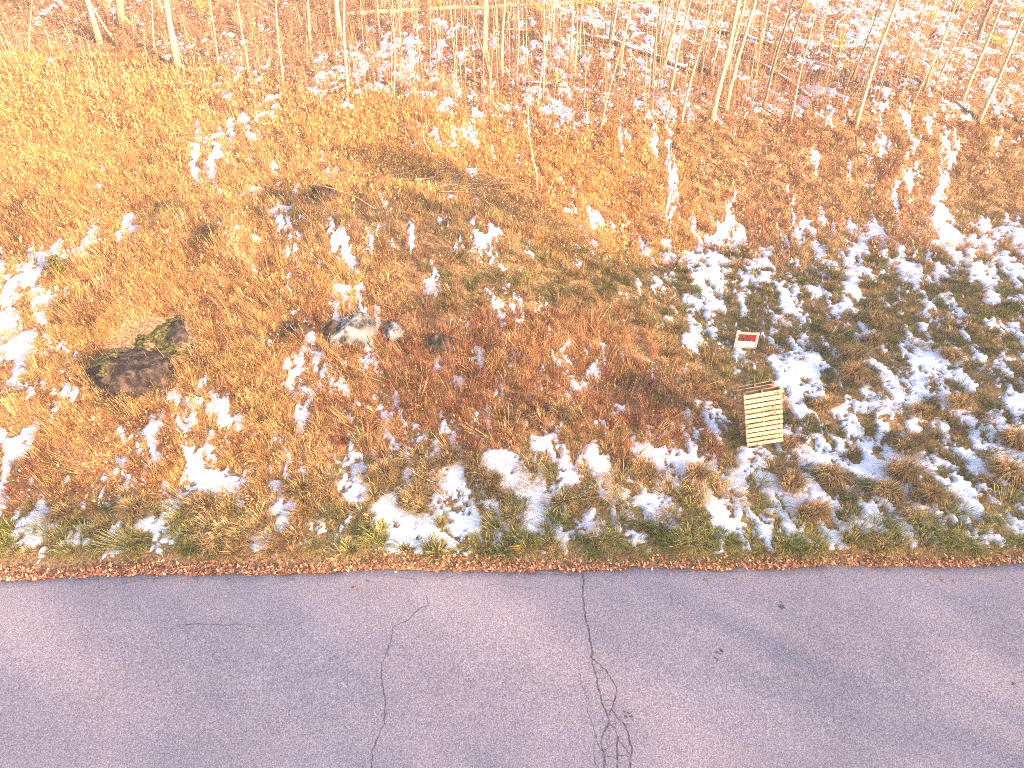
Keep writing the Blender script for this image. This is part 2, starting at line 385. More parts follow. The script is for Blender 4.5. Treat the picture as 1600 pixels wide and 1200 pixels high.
def template(kind, nb, R):
    """a tuft of nb blades, 5 vertices each, unit height"""
    V = np.zeros((nb, 5, 3))
    for b in range(nb):
        a = R.random() * 6.283; ca, sa = math.cos(a), math.sin(a); pa = a + 1.57 + R.uniform(-.8, .8); w = 1
        if kind == 'arch':
            r0 = R.random() ** .5 * .45; L = R.uniform(.6, 1.15); lean = R.uniform(.15, 1.0); mid = (r0 + .35 * lean * L, .62 * L * (1.25 - .55 * lean)); tip = (r0 + .95 * lean * L, L * (.95 - .85 * lean))
        elif kind == 'mat':
            r0 = R.random() ** .5 * .9; L = R.uniform(.6, 1.2); lean = R.uniform(.4, 1.15); mid = (r0 + .5 * lean * L, .55 * L * (1.2 - .5 * lean)); tip = (r0 + 1.15 * lean * L, max(.05, L * (.7 - .55 * lean)))
        else:  # upright weeds
            r0 = R.random() ** .5 * .55; L = R.uniform(.45, 1.1); lean = R.uniform(0, .35); mid = (r0 + .4 * lean * L, .55 * L); tip = (r0 + .95 * lean * L, L)
        p0 = np.array([r0 * ca * .8, r0 * sa * .8, -.05]); p1 = np.array([mid[0] * ca, mid[0] * sa, mid[1]]); p2 = np.array([tip[0] * ca, tip[0] * sa, tip[1]])
        if kind == 'up': j = np.array([R.gauss(0, .08), R.gauss(0, .08), 0]); p1 += j; p2 += 2 * j
        wv = np.array([math.cos(pa), math.sin(pa), R.uniform(-.3, .3)])
        V[b] = [p0 - wv, p0 + wv, p1 + wv * .8, p1 - wv * .8, p2]; V[b, :, :] = V[b]
        # width is stored separately: centre + unit side
        V[b, 0] = p0; V[b, 1] = p0; V[b, 2] = p1; V[b, 3] = p1
        T_side[(kind, id(R))].append(wv)
    return V
T_side = {}
def make_templates(kind, nb, k, seed):
    R = random.Random(seed); out = []
    for _ in range(k):
        T_side[(kind, id(R))] = []; v = template(kind, nb, R); out.append((v, np.array(T_side[(kind, id(R))])))
    return np.array([o[0] for o in out]), np.array([o[1] for o in out])
SIGN = np.array([-1, 1, .75, -.75, 0])
def grass(name, kind, X, Y, height, spread, width, nb, col, blade_var=.4, label='', seed=1, lean=None):
    n = len(X); TV, TS = make_templates(kind, nb, 24, seed)
    ti = rng.integers(0, 24, n); V = TV[ti].copy(); S = TS[ti]            # n, nb, 5, 3
    a = rng.random(n) * 6.283; c, s = np.cos(a)[:, None, None], np.sin(a)[:, None, None]
    def rot(A, c, s): B = A.copy(); B[..., 0] = A[..., 0] * c - A[..., 1] * s; B[..., 1] = A[..., 0] * s + A[..., 1] * c; return B
    V = rot(V, c, s); S = rot(S, c[..., 0], s[..., 0])
    V[..., 0] *= spread[:, None, None]; V[..., 1] *= spread[:, None, None]; V[..., 2] *= height[:, None, None]
    if lean is not None:
        V[..., 0] += lean[0][:, None, None] * V[..., 2]; V[..., 1] += lean[1][:, None, None] * V[..., 2]
    w = width[:, None] * rng.uniform(.6, 1.3, (n, nb))
    V = V + S[:, :, None, :] * (w[..., None] * .5)[..., None] * SIGN[None, None, :, None]
    V[..., 0] += X[:, None, None]; V[..., 1] += Y[:, None, None]
    zb = H(V[:, :, 0, 0].ravel(), V[:, :, 0, 1].ravel()).reshape(n, nb)
    V[..., 2] += zb[..., None]
    C = col[:, None, :] * rng.uniform(.65, 1.3, n)[:, None, None] * rng.uniform(1 - blade_var, 1 + blade_var, (n, nb))[..., None]
    C = C * (1 + rng.normal(0, .05, (n, nb, 3)))
    C = np.repeat(np.clip(C, .01, .9)[:, :, None, :], 5, 2).reshape(-1, 3)
    V = V.reshape(-1, 3); k = np.arange(n * nb) * 5
    q = np.stack([k, k + 1, k + 2, k + 3], -1); t = np.stack([k + 3, k + 2, k + 4], -1)
    return tag(link(name, np_mesh(name, V, q, t, C), M_blade), label, 'grass', kind='stuff')

def scatter(n, y0, y1, p=1.2, margin=3):
    """random ground points; sparser with distance"""
    u = rng.random(n); a, b = y0 ** (2 - p), y1 ** (2 - p); Y = (a + (b - a) * u) ** (1 / (2 - p))
    X = (rng.random(n) * 2 - 1) * (.86 * np.hypot(Y, 7) * .95 + margin); return X, Y
ROCKS_KEEP = []    # (x, y, r) circles kept free of grass, filled below
def keep_out(X, Y):
    k = np.ones(len(X), bool)
    for rx, ry, ax, ay in ROCKS_KEEP: k &= ((X - rx) / ax) ** 2 + ((Y - ry) / ay) ** 2 > 1
    return k

def rock_spot(u, v, wx, wy): p = G(u, v); ROCKS_KEEP.append((p.x, p.y, wx * .76, wy * .7)); return p
P_big = rock_spot(238, 537, 1.25, 1.05)
P_ledge = rock_spot(462, 520, .42, .18); P_white = rock_spot(548, 528, .50, .28); P_knob = rock_spot(612, 528, .26, .18); P_brown = rock_spot(690, 545, .30, .22)
P_pal = Vector((4.92, 10.87, 0))
ROCKS_KEEP.append((P_pal.x, P_pal.y + .05, .45, .25))

def build_grass():
    # 1 short dense cover everywhere up to the wood
    X, Y = scatter(44000, 8.05, 28, 1.1); t = Y - edge(X); z = H(X, Y); sl = snow_level(X, Y, z)
    k = (t > .06 + .12 * rng.random(len(X))) & ((sl < -.03) | (rng.random(len(X)) < .03)) & keep_out(X, Y) & (rng.random(len(X)) > wood_mask(X, Y, z) * .97) ; X, Y, t, z, sl = X[k], Y[k], t[k], z[k], sl[k]
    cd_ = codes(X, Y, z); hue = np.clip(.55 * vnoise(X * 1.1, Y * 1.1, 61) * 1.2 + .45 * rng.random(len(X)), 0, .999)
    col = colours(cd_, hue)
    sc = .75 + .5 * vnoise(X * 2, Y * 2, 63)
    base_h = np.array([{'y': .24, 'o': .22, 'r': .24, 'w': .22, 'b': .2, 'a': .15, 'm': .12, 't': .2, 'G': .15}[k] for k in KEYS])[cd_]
    up = np.isin(cd_, [KEYS.index(c) for c in 'yorwb'])
    far = np.clip(Y / 14, .8, 2)
    for nm, kind, sel, seed, lab in (('dry_weeds', 'up', up, 5, 'dense dry tan and rust weeds covering the sunlit slope'), ('grass_mat', 'mat', ~up, 6, 'short matted olive and brown grass of the verge and meadow')):
        x, y = X[sel], Y[sel]; h = base_h[sel] * sc[sel]
        grass(nm, kind, x, y, h, (.16 if kind == 'up' else .15) * (.7 + .6 * rng.random(len(x))) * far[sel] ** .4, .0058 * far[sel], 26, col[sel], label=lab, seed=seed,
              lean=(rng.normal(.05, .15, len(x)), rng.normal(-.1, .15, len(x))))
    # 2 arching tussocks on the lower slope, verge and meadow
    X, Y = scatter(9500, 8.2, 22, 1.15, 1); t = Y - edge(X); z = H(X, Y); sl = snow_level(X, Y, z)
    k = (t > .25) & ((sl < -.01) | (rng.random(len(X)) < .05)) & keep_out(X, Y); X, Y, z, t = X[k], Y[k], z[k], t[k]
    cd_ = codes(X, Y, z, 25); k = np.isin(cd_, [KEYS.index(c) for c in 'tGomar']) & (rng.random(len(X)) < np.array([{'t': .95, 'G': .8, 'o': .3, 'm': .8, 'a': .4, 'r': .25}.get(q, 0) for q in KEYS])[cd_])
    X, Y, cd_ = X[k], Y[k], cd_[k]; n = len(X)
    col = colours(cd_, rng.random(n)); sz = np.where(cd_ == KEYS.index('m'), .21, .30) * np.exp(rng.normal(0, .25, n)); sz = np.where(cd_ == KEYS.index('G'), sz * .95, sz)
    grass('tussock_grass', 'arch', X, Y, sz * .95, sz * .95, np.full(n, .0095), 60, col, .45, 'arching tussocks of tan and olive grass with snow between', 9,
          lean=(rng.normal(0, .25, n), rng.normal(-.45, .25, n)))
    B = [(1338, 560, .62), (1322, 585, .5), (1352, 535, .5), (1290, 640, .4), (1400, 745, .6), (1420, 700, .5), (1390, 770, .5), (1300, 745, .5), (1440, 775, .45), (1560, 735, .6), (1590, 690, .5), (1440, 650, .4),
         (1365, 500, .4), (1500, 640, .45), (1262, 800, .4), (1225, 760, .45), (1075, 740, .45), (1010, 745, .45), (890, 650, .4), (700, 720, .45), (830, 650, .4), (330, 790, .45), (600, 745, .45), (470, 760, .45), (210, 800, .5), (100, 810, .4), (770, 760, .4), (1480, 560, .4), (1240, 690, .3), (1200, 620, .4)]
    P = [G(u, v) for u, v, r in B]; X = np.array([p.x for p in P]); Y = np.array([p.y for p in P]); sz = np.array([b[2] for b in B])
    X = np.repeat(X, 3) + rng.normal(0, .10, len(B) * 3); Y = np.repeat(Y, 3) + rng.normal(0, .08, len(B) * 3); sz = np.repeat(sz, 3) * rng.uniform(.75, 1.1, len(B) * 3); n = len(X)
    P = np.array([(.44, .28, .13), (.36, .23, .11), (.52, .35, .17)])
    grass('big_tussocks', 'arch', X, Y, sz * .9, sz * .8, np.full(n, .009), 260, P[rng.integers(0, 3, n)], .5, 'large shaggy brown tussocks standing out of the snow', 19, lean=(rng.normal(0, .15, n), np.full(n, -.45)))
    # 3 tall reddish stalks in the middle band and thin tall straw
    X, Y = scatter(12000, 9.5, 24, 1.0, 1); z = H(X, Y); k = keep_out(X, Y) & (snow_level(X, Y, z) < -.05); X, Y, z = X[k], Y[k], z[k]; cd_ = codes(X, Y, z, 30)
    pr = np.array([{'r': .9, 'o': .35, 't': .15, 'y': .3, 'b': .3, 'w': .3}.get(q, 0) for q in KEYS])[cd_]; k = rng.random(len(X)) < pr * (.3 + 1.2 * vnoise(X * .7, Y * .7, 71))
    X, Y, cd_ = X[k], Y[k], cd_[k]; n = len(X)
    grass('tall_stalks', 'up', X, Y, rng.uniform(.35, .65, n), rng.uniform(.15, .32, n), np.full(n, .0065), 14, colours(cd_, rng.random(n)) * .95, .3,
          'tall thin rust brown weed stalks rising above the grass', 12, lean=(rng.normal(0, .25, n), rng.normal(-.15, .25, n)))
def build_brush():
    X, Y = scatter(15000, 20.5, 44, .9, 3); z = H(X, Y); w = wood_mask(X, Y, z); u, v = project(X, Y, z)
    pr = w * (.25 + .9 * vnoise(X * .4, Y * .4, 91)) * np.interp(u, [0, 250, 450, 700, 1000, 1600], [.3, .5, 1, .8, .6, .35]); k = (rng.random(len(X)) < pr); X, Y = X[k], Y[k]; n = len(X)
    P = np.array([(.62, .33, .17), (.70, .46, .24), (.50, .22, .12), (.58, .26, .14)])
    grass('brush', 'up', X, Y, rng.uniform(.35, 1.1, n), rng.uniform(.15, .4, n), np.full(n, .0085), 12, P[rng.integers(0, 4, n)], .35, 'wispy orange brush standing on the woodland floor', 15, lean=(rng.normal(0, .12, n), rng.normal(0, .12, n)))
    X, Y = scatter(2300, 9.2, 22, .9, 1); z = H(X, Y); k = keep_out(X, Y) & (snow_level(X, Y, z) < -.05); X, Y, z = X[k], Y[k], z[k]; cd_ = codes(X, Y, z, 30)
    k = rng.random(len(X)) < np.array([{'r': .7, 'o': .9, 't': .6, 'y': .5, 'b': .4, 'w': .3}.get(q, .03) for q in KEYS])[cd_] * (.2 + 1.2 * vnoise(X * .5, Y * .5, 93)); X, Y = X[k], Y[k]; n = len(X)
    P = np.array([(.74, .50, .22), (.68, .42, .18), (.60, .34, .15)])
    grass('tall_straw', 'arch', X, Y, rng.uniform(.5, .85, n), rng.uniform(.35, .6, n), np.full(n, .0075), 16, P[rng.integers(0, 3, n)], .3, 'long pale straws arching over the lower slope', 16, lean=(rng.normal(0, .35, n), rng.normal(-.35, .3, n)))
build_grass(); build_brush()

def leaves(name, X, Y, z, size, col, label, cat='leaves', flat=.5, curl=.35):
    n = len(X); a = rng.random(n) * 6.283; L = size * rng.uniform(.7, 1.3, n); Wd = L * rng.uniform(.45, .8, n)
    tx = rng.normal(0, flat, n); ty = rng.normal(0, flat, n)
    loc = np.array([[-.5, 0], [0, .5], [.5, 0], [0, -.5]]); cz = np.array([1, -1, 1, -1]) * .5
    lx = loc[None, :, 0] * L[:, None]; ly = loc[None, :, 1] * Wd[:, None]
    x = lx * np.cos(a)[:, None] - ly * np.sin(a)[:, None]; y = lx * np.sin(a)[:, None] + ly * np.cos(a)[:, None]
    zz = x * tx[:, None] + y * ty[:, None] + cz[None] * (L * curl * rng.uniform(.2, 1, n))[:, None]
    V = np.stack([x + X[:, None], y + Y[:, None], zz + z[:, None]], -1).reshape(-1, 3)
    k = np.arange(n) * 4; t = np.concatenate([np.stack([k, k + 1, k + 2], -1), np.stack([k, k + 2, k + 3], -1)])
    C = np.repeat(np.clip(col * rng.uniform(.65, 1.35, n)[:, None], .01, .9), 4, 0)
    return tag(link(name, np_mesh(name, V, None, t, C), M_leaf), label, cat, kind='stuff')
LP = np.array([(.66, .31, .17), (.56, .22, .12), (.42, .14, .08), (.70, .46, .27), (.26, .11, .07)])
def pine_variation(m):
    n, l = m.node_tree.nodes, m.node_tree.links; b = n['Principled BSDF']; src = b.inputs['Base Color'].links[0].from_socket
    oi = n.new('ShaderNodeObjectInfo'); h = n.new('ShaderNodeHueSaturation'); mr = n.new('ShaderNodeMapRange'); mr.inputs['To Min'].default_value = .72; mr.inputs['To Max'].default_value = 1.08
    l.new(oi.outputs['Random'], mr.inputs['Value']); l.new(mr.outputs[0], h.inputs['Value']); l.new(src, h.inputs['Color'])
    k = n.new('ShaderNodeTexNoise'); k.inputs['Scale'].default_value = 9; tc = n.new('ShaderNodeTexCoord'); l.new(tc.outputs['Object'], k.inputs['Vector'])
    r = n.new('ShaderNodeValToRGB'); r.color_ramp.elements[0].position = .30; r.color_ramp.elements[0].color = (.35, .22, .12, 1); r.color_ramp.elements[1].position = .38; r.color_ramp.elements[1].color = (1, 1, 1, 1)
    l.new(k.outputs[0], r.inputs[0]); mx = n.new('ShaderNodeMix'); mx.data_type = 'RGBA'; mx.blend_type = 'MULTIPLY'; mx.inputs[0].default_value = 1
    l.new(h.outputs[0], mx.inputs[6]); l.new(r.outputs[0], mx.inputs[7]); l.new(mx.outputs[2], b.inputs['Base Color'])
pine_variation(M_pine); pine_variation(M_pine_old)
def build_leaves():
    # strip along the asphalt
    n = 15000; X = rng.uniform(-13, 13, n); t = rng.gamma(2.0, .075, n) * (.45 + 1.3 * vnoise(X * .9, 4.4) * vnoise(X * 4, 14.4) * 1.6) - .06 - rng.uniform(0, .35, n) * (rng.random(n) < .012); Y = edge(X) + t
    dens = .3 + .9 * vnoise(X * 1.7, 8.8); k = rng.random(n) < dens; X, Y = X[k], Y[k]
    z = np.maximum(H(X, Y), .0) + rng.uniform(.005, .06, len(X))
    leaves('roadside_leaves', X, Y, z, .052, LP[rng.integers(0, 5, len(X))], 'strip of rusty fallen leaves along the asphalt edge', flat=.45)
    # litter in the wood
    X, Y = scatter(260000, 20.5, 50, .7, 4); z = H(X, Y); wood = wood_mask(X, Y, z)
    sl = snow_level(X, Y, z); k = (rng.random(len(X)) < wood) & ((sl < -.02) | (rng.random(len(X)) < .14)); X, Y, z = X[k], Y[k], z[k]
    h = vnoise(X * .8, Y * .8, 82)[:, None]
    leaves('forest_litter', X, Y, z + rng.gamma(1.5, .06, len(X)), .095, LP[rng.integers(0, 5, len(X))] * (.8 + .4 * h), 'red brown leaf litter covering the woodland floor', flat=.4)
    # crumpled seed heads and leaves caught in the weeds
    X, Y = scatter(150000, 9, 27, .9, 2); z = H(X, Y); sl = snow_level(X, Y, z); cd_ = codes(X, Y, z)
    pr = np.array([{'y': .95, 'o': .8, 'r': .55, 'w': .85, 'b': .5, 'a': .15, 'm': .05, 't': .2, 'G': .15}[q] for q in KEYS])[cd_]
    k = (rng.random(len(X)) < pr) & ((sl < -.02) | (rng.random(len(X)) < .03)) & keep_out(X, Y) & (rng.random(len(X)) > wood_mask(X, Y, z)); X, Y, z, cd_ = X[k], Y[k], z[k], cd_[k]
    h = np.array([{'y': .26, 'o': .22, 'r': .25, 'w': .25}.get(q, .1) for q in KEYS])[cd_]
    leaves('weed_heads', X, Y, z + h * rng.uniform(.1, 1.05, len(X)), .05 * np.clip(Y / 15, .8, 1.6), colours(cd_, rng.random(len(X))) * np.array([1.02, .98, 1.0]), 'curled dry leaves and seed heads among the weeds', 'seed heads', flat=.8)
build_leaves()

# saplings too thin and many to count, at the wood's foot
def whips():
    paths = []
    for _ in range(430):
        u, v = random.uniform(-60, 1660), random.gauss(150, 40)
        if v < 5 or v > 235: continue
        b = G(u, v); h = random.uniform(.5, 2.2); d = Vector((random.gauss(0, .07), random.gauss(0, .07), 1)); m = b + d * h * .5 + Vector((random.gauss(0, .04), 0, 0)); t = b + d * h + Vector((random.gauss(0, .12), random.gauss(0, .1), 0))
        r = random.uniform(.005, .010); paths.append(([b, m, t], [r, r * .7, r * .25]))
        if random.random() < .5:
            q = b + (t - b) * random.uniform(.3, .7); paths.append(([q, q + Vector((random.gauss(0, .2), random.gauss(0, .1), random.uniform(.2, .6)))], [r * .5, r * .2]))
    for _ in range(130):
        u, v = random.uniform(560, 1640), random.uniform(40, 185)
        b = G(u, v); h = random.uniform(2.5, 7); d = Vector((random.gauss(.02, .05), random.gauss(0, .05), 1)); r = random.uniform(.008, .016)
        pp = [b + d * h * q + Vector((random.gauss(0, .03) * h * q, 0, 0)) for q in (0, .3, .6, 1)]; paths.append((pp, [r, r * .8, r * .55, r * .2]))
    tag(link('undergrowth', tube_mesh('undergrowth', paths, 4), M_bark_pale), 'thin bare whips of undergrowth at the foot of the wood', 'undergrowth', kind='stuff')
whips()

# ------------------------------------------------------------------ trees: base pixel, a higher pixel on the trunk, width, bark, label
T = [
 (156, 68, 135, 0, 7.5, 'p', 'straight pale trunk, the second thick one from the left corner'),
 (181, 68, 152, 22, 3.0, 'p', 'short slim sapling bending left beside the leftmost thick trunk'),
 (190, 40, 185, 0, 9.5, 'p', 'stout pale trunk with a forked flaring foot, near the upper left'),
 (278, 108, 256, 0, 9.0, 'p', 'thick bright leaning trunk standing lowest in the upper left'),
 (253, 20, 247, 0, 4.0, 'p', 'small pale trunk cut by the picture top, beside the thick bright leaning one'),
 (241, 76, 235, 0, 2.2, 'p', 'hair-thin straight sapling between the forked trunk and the thick leaning one'),
 (45, 84, 48, 0, 2.2, 'p', 'thin whip-like sapling nearest the left picture edge'),
 (389, 118, 374, 14, 3.0, 'p', 'faint slim sapling leaning left in the tan thicket, upper left'),
 (341, 106, 330, 0, 2.4, 'p', 'very thin sapling right of the thick leaning trunk'),
 (442, 130, 431, 0, 3.2, 'p', 'slender pale sapling among tan whips, left of the short thin post-like trunk'),
 (485, 66, 479, 0, 3.8, 'p', 'short slim trunk left of the pair of bright upright trunks'),
 (530, 60, 525, 0, 8.0, 'p', 'thick short-looking trunk at the left end of the long pale fallen log'),
 (543, 142, 537, 0, 4.8, 'p', 'bright slim trunk standing in front of the left end of the pale log'),
 (592, 45, 588, 0, 2.8, 'p', 'thin trunk just above the pale log, left of two'),
 (626, 45, 626, 0, 2.6, 'p', 'thin trunk just above the pale log, right of two'),
 (616, 160, 615, 0, 2.4, 'p', 'hairline vertical sapling rising from snow below the pale log'),
 (757, 92, 759, 0, 7.0, 'p', 'thick bright vertical trunk behind a crooked grey one'),
 (769, 132, 732, 0, 3.6, 'g', 'crooked grey sapling crossing the thick bright vertical trunk'),
 (784, 118, 787, 0, 4.8, 'p', 'bright upright trunk just right of the crossing pair'),
 (807, 136, 811, 0, 3.0, 'p', 'slim straight trunk alone in the gap in the middle of the wood'),
 (839, 170, 864, 0, 2.6, 'p', 'long thin sapling with its foot on the snow by the short dark log'),
 (848, 156, 852, 0, 2.4, 'p', 'thin upright sapling crossing the long thin one over the short dark log'),
 (863, 72, 868, 0, 4.0, 'p', 'pale trunk ending above the bright strip of snow'),
 (891, 92, 894, 0, 4.0, 'p', 'left of two close pale trunks right of the snow strip'),
 (898, 122, 902, 0, 3.0, 'p', 'right and thinner of two close pale trunks by the snow strip'),
 (906, 80, 908, 6, 2.0, 'p', 'wispy sapling right of two close pale trunks'),
 (938, 202, 988, 0, 2.6, 'p', 'long wand-like sapling rooted lowest in the orange weeds at the centre'),
 (951, 76, 957, 0, 3.2, 'g', 'grey trunk touching the left end of the long dark log'),
 (956, 60, 965, 0, 4.0, 'p', 'pale trunk pressed against the right side of a grey one'),
 (969, 112, 987, 0, 3.0, 'p', 'slim trunk crossing in front of the long dark log'),
 (1018, 142, 1031, 0, 3.2, 'g', 'dull grey trunk standing by a snow run under the long dark log'),
 (1030, 66, 1040, 0, 3.0, 'p', 'pale thin trunk in the bundle right of the dull grey one'),
 (1026, 152, 1043, 6, 2.6, 'g', 'dark crooked sapling in the bundle right of the dull grey trunk'),
 (1039, 100, 1066, 0, 5.2, 'p', 'bright trunk leaning right from the end of the dark log'),
 (1047, 146, 1078, 0, 4.0, 'p', 'slender bright trunk parallel to the one leaning from the dark log'),
 (1064, 192, 1111, 0, 4.2, 'p', 'long slanting trunk left of the thick twin stems'),
 (1092, 132, 1122, 0, 3.0, 'p', 'thin slanting trunk close left of the thick twin stems'),
 (1111, 118, 1134, 0, 3.0, 'p', 'thin slanting trunk nearest the left side of the twin stems'),
 (1109, 192, 1156, 0, 8.2, 'p', 'thickest slanting trunk, left and front of the twin stems'),
 (1134, 112, 1163, 0, 5.0, 'p', 'narrower stem hidden close behind the thickest slanting trunk'),
 (1133, 172, 1178, 0, 6.4, 'p', 'thick slanting trunk next right of the twin stems'),
 (1188, 72, 1203, 0, 4.4, 'p', 'short-looking bright trunk above the dark rotting log'),
 (1193, 168, 1238, 0, 4.6, 'g', 'two-toned slanting trunk crossing the rotting log'),
 (1231, 86, 1255, 0, 3.6, 'g', 'brown-grey slanting trunk over snow, right of the two-toned one'),
 (1235, 190, 1277, 0, 3.2, 'p', 'slim bright trunk crossing the arched bare branch'),
 (1278, 82, 1292, 8, 2.2, 'p', 'thin pale sapling left of the yellow bush'),
 (1327, 132, 1380, 0, 3.2, 'g', 'slim slanting trunk with its foot by a snowy cut log'),
 (1336, 197, 1401, 0, 6.4, 'p', 'tall thick slanting trunk standing alone in front, right of the arched branch'),
 (1347, 88, 1372, 0, 2.4, 'p', 'hair-thin trunk just left of the tall thick lone one'),
 (1408, 110, 1450, 0, 2.4, 'p', 'faint thin trunk over open snow, right of the lone thick one'),
 (1446, 136, 1494, 0, 3.4, 'p', 'left of two parallel slim trunks above the long grey log'),
 (1461, 137, 1524, 0, 3.2, 'p', 'right of two parallel slim trunks above the long grey log'),
 (1526, 62, 1551, 0, 5.4, 'g', 'broad dull trunk far back by the yellow bushes at upper right'),
 (1503, 158, 1567, 0, 5.4, 'p', 'thick slanting trunk rooted beyond the long grey log'),
 (1528, 192, 1600, 30, 5.6, 'p', 'thick slanting trunk at the low end of the long grey log'),
 (1422, 172, 1448, 118, 2.2, 'p', 'thin broken sapling leaning across the long grey log'),
 (840, 306, 823, 168, 3.4, 'd', 'lone dead sapling in the open, beside the brush pile'),
 (672, 246, 661, 205, 2.6, 'd', 'short broken dead stem poking from yellow weeds'),
]
def make_tree(i, bx, by, tx, ty, w, kind, label):
    R = random.Random(100 + i); b = G(bx, by); r = ray(tx, ty); s = b.y / r[1]
    p = Vector((r[0] * s, b.y, CAMH + r[2] * s)); d = (p - b).normalized(); rad = px(b, w) / 2 * 1.05
    root = empty('tree' if kind != 'd' else 'dead_sapling', b); tag(root, label, 'tree' if kind != 'd' else 'sapling', 'bare trees of the wood' if kind != 'd' else None)
    mat = M_bark_grey if kind == 'g' else M_bark_pale
    if kind == 'd':
        L = (p - b).length; pts = [d * L * t + Vector((math.sin(t * 7) * .05, 0, 0)) for t in (-.05, .25, .5, .75, 1)]
        link('trunk', tube_mesh('trunk', [(pts, [rad, rad, rad * .9, rad * .8, rad * .4])]), mat, root, True)
        link('branch', tube_mesh('branch', [([pts[3], pts[3] + Vector((.12, 0, .35)), pts[3] + Vector((.05, .05, .6))], [rad * .5, rad * .35, .003])]), M_bark_grey, root); return root
    Ht = max(5.0, min(15, rad * 130)); k = 12; pts, rr = [], []
    wob = rad * .7 + .01; ph = R.random() * 6
    for j in range(k + 1):
        t = j / k; q = d * (Ht * t - .12 * (j == 0)) + Vector((math.sin(t * 9 + ph), math.cos(t * 7 + ph), 0)) * wob * min(1, t * 4)
        q = q + Vector((0, 0, 1)) * (.0) ; pts.append(q); rr.append(rad * ((1 + .5 * math.exp(-t * Ht / .25)) if t < .2 else 1) * (1 - .82 * t))
    pts = [q - (pts[0] - d * -.12) if j == 0 else q for j, q in enumerate(pts)]
    link('trunk', tube_mesh('trunk', [(pts, rr)], 9), mat, root, True)
    limbs = []
    for j in range(int(8 + Ht)):
        t = R.uniform(.38, .97); q = pts[int(t * k)].lerp(pts[min(k, int(t * k) + 1)], t * k % 1); a = R.random() * 6.28; L = Ht * (1.05 - t) * R.uniform(.25, .5)
        e = Vector((math.cos(a), math.sin(a), R.uniform(.5, 1.3))).normalized(); r0 = rad * (1 - .8 * t) * .45
        m = q + e * L * .5; f = m + (e + Vector((0, 0, .5))).normalized() * L * .5; limbs.append(([q, m, f], [r0, r0 * .6, .003]))
        for _ in range(3):
            g = q + (f - q) * R.uniform(.3, .9); h = Vector((R.gauss(0, 1), R.gauss(0, 1), R.uniform(.2, 1.2))).normalized(); limbs.append(([g, g + h * L * R.uniform(.2, .4)], [r0 * .35, .002]))
    link('crown', tube_mesh('crown', limbs, 4), mat, root)
    if 'forked' in label:
        c = G(205, 40) - b; link('root_flare', tube_mesh('root_flare', [([Vector(c), Vector(c) * .45 + Vector((0, 0, .35)), d * .9], [rad * .5, rad * .6, rad * .5])], 8), mat, root, True)
    return root
for i, t in enumerate(T): make_tree(i, *t)

# ------------------------------------------------------------------ logs and loose branches
def log(name, pix, w, mat, label, cat='log', lift=1.0, sides=9, stubs=0, taper=.75, snow=False):
    R = random.Random(len(label) * 7 + int(pix[0][0])); P = [G(u, v) for u, v in pix]; b = P[0].copy(); r = px(P[len(P) // 2], w) / 2 * .92
    L = []
    for a, c in zip(P[:-1], P[1:]):
        for j in range(4): L.append(a.lerp(c, j / 4))
    L.append(P[-1])
    L = [p - b + Vector((R.gauss(0, r * .15), 0, r * lift + R.gauss(0, r * .15))) for p in L]; n = len(L)
    if len(P) == 2:  # straight logs bridge the hollows
        z0, z1 = L[0].z, L[-1].z; bridge = max(max(0, p.z - (z0 + (z1 - z0) * j / (n - 1))) for j, p in enumerate(L)) * .5
        for j, p in enumerate(L): p.z = z0 + (z1 - z0) * j / (n - 1) + bridge + R.gauss(0, r * .08)
    rr = [r * (1 + (taper - 1) * j / (n - 1)) * R.uniform(.92, 1.08) for j in range(n)]
    paths = [(L, rr)]
    for _ in range(stubs):
        j = R.randrange(1, n - 1); paths.append(([L[j], L[j] + Vector((R.gauss(0, .3), R.gauss(0, .2), R.uniform(.1, .5)))], [r * .3, r * .12]))
    me = tube_mesh(name, paths, sides)
    if not snow:
        o = link(name, me, mat, smooth=True); o.location = b; return tag(o, label, cat)
    root = empty(name, b); tag(root, label, cat); link('stem', me, mat, root, True)
    a = int(n * .1); e = int(n * .9); sp = [p + Vector((0, 0, r * .62)) for p in L[a:e + 1]]
    if len(sp) > 1: link('snow_cap', tube_mesh('snow_cap', [(sp, [r * .7 * R.uniform(.4, 1.1) for _ in sp])], 7), M_snow, root, True)
    return root
log('fallen_log', [(532, 26), (640, 20), (760, 15), (900, 8), (1052, 3)], 7.5, M_log_pale, 'long pale fallen trunk lying across the top of the wood', stubs=4)
log('fallen_log', [(905, 60), (960, 70), (1020, 92), (1085, 118)], 9, M_log, 'long dark fallen trunk descending right through the middle trees', snow=True)
log('fallen_log', [(1078, 8), (1100, 22)], 6, M_log, 'short dark log high between the middle and right trees')
log('fallen_log', [(1120, 52), (1165, 60), (1207, 74)], 7, M_log, 'dark rotting log behind the thick twin stems', snow=True)
log('fallen_log', [(1150, 82), (1192, 105), (1232, 130), (1275, 165)], 6.5, M_log, 'broken dark log running down right below the twin stems', snow=True, stubs=3)
log('fallen_log', [(1085, 108), (1122, 118)], 8, M_log, 'stubby dark log just left of the thickest slanting trunk')
log('fallen_log', [(824, 134), (884, 140)], 8, M_log, 'short dark log with snow on top, under the middle saplings', snow=True)
log('fallen_log', [(1274, 101), (1312, 113)], 6, M_log_pale, 'cut snowy log below the arched bare branch', snow=True)
log('fallen_log', [(1286, 116), (1345, 142)], 4, M_log_pale, 'thin pale fallen pole below the cut snowy log')
log('fallen_log', [(1386, 112), (1432, 128), (1480, 155), (1530, 190)], 6, M_log, 'long grey brown log sloping down to the right among snow', stubs=2)
log('fallen_log', [(1462, 112), (1500, 118)], 4, M_log, 'small dark log between the two parallel slim trunks')
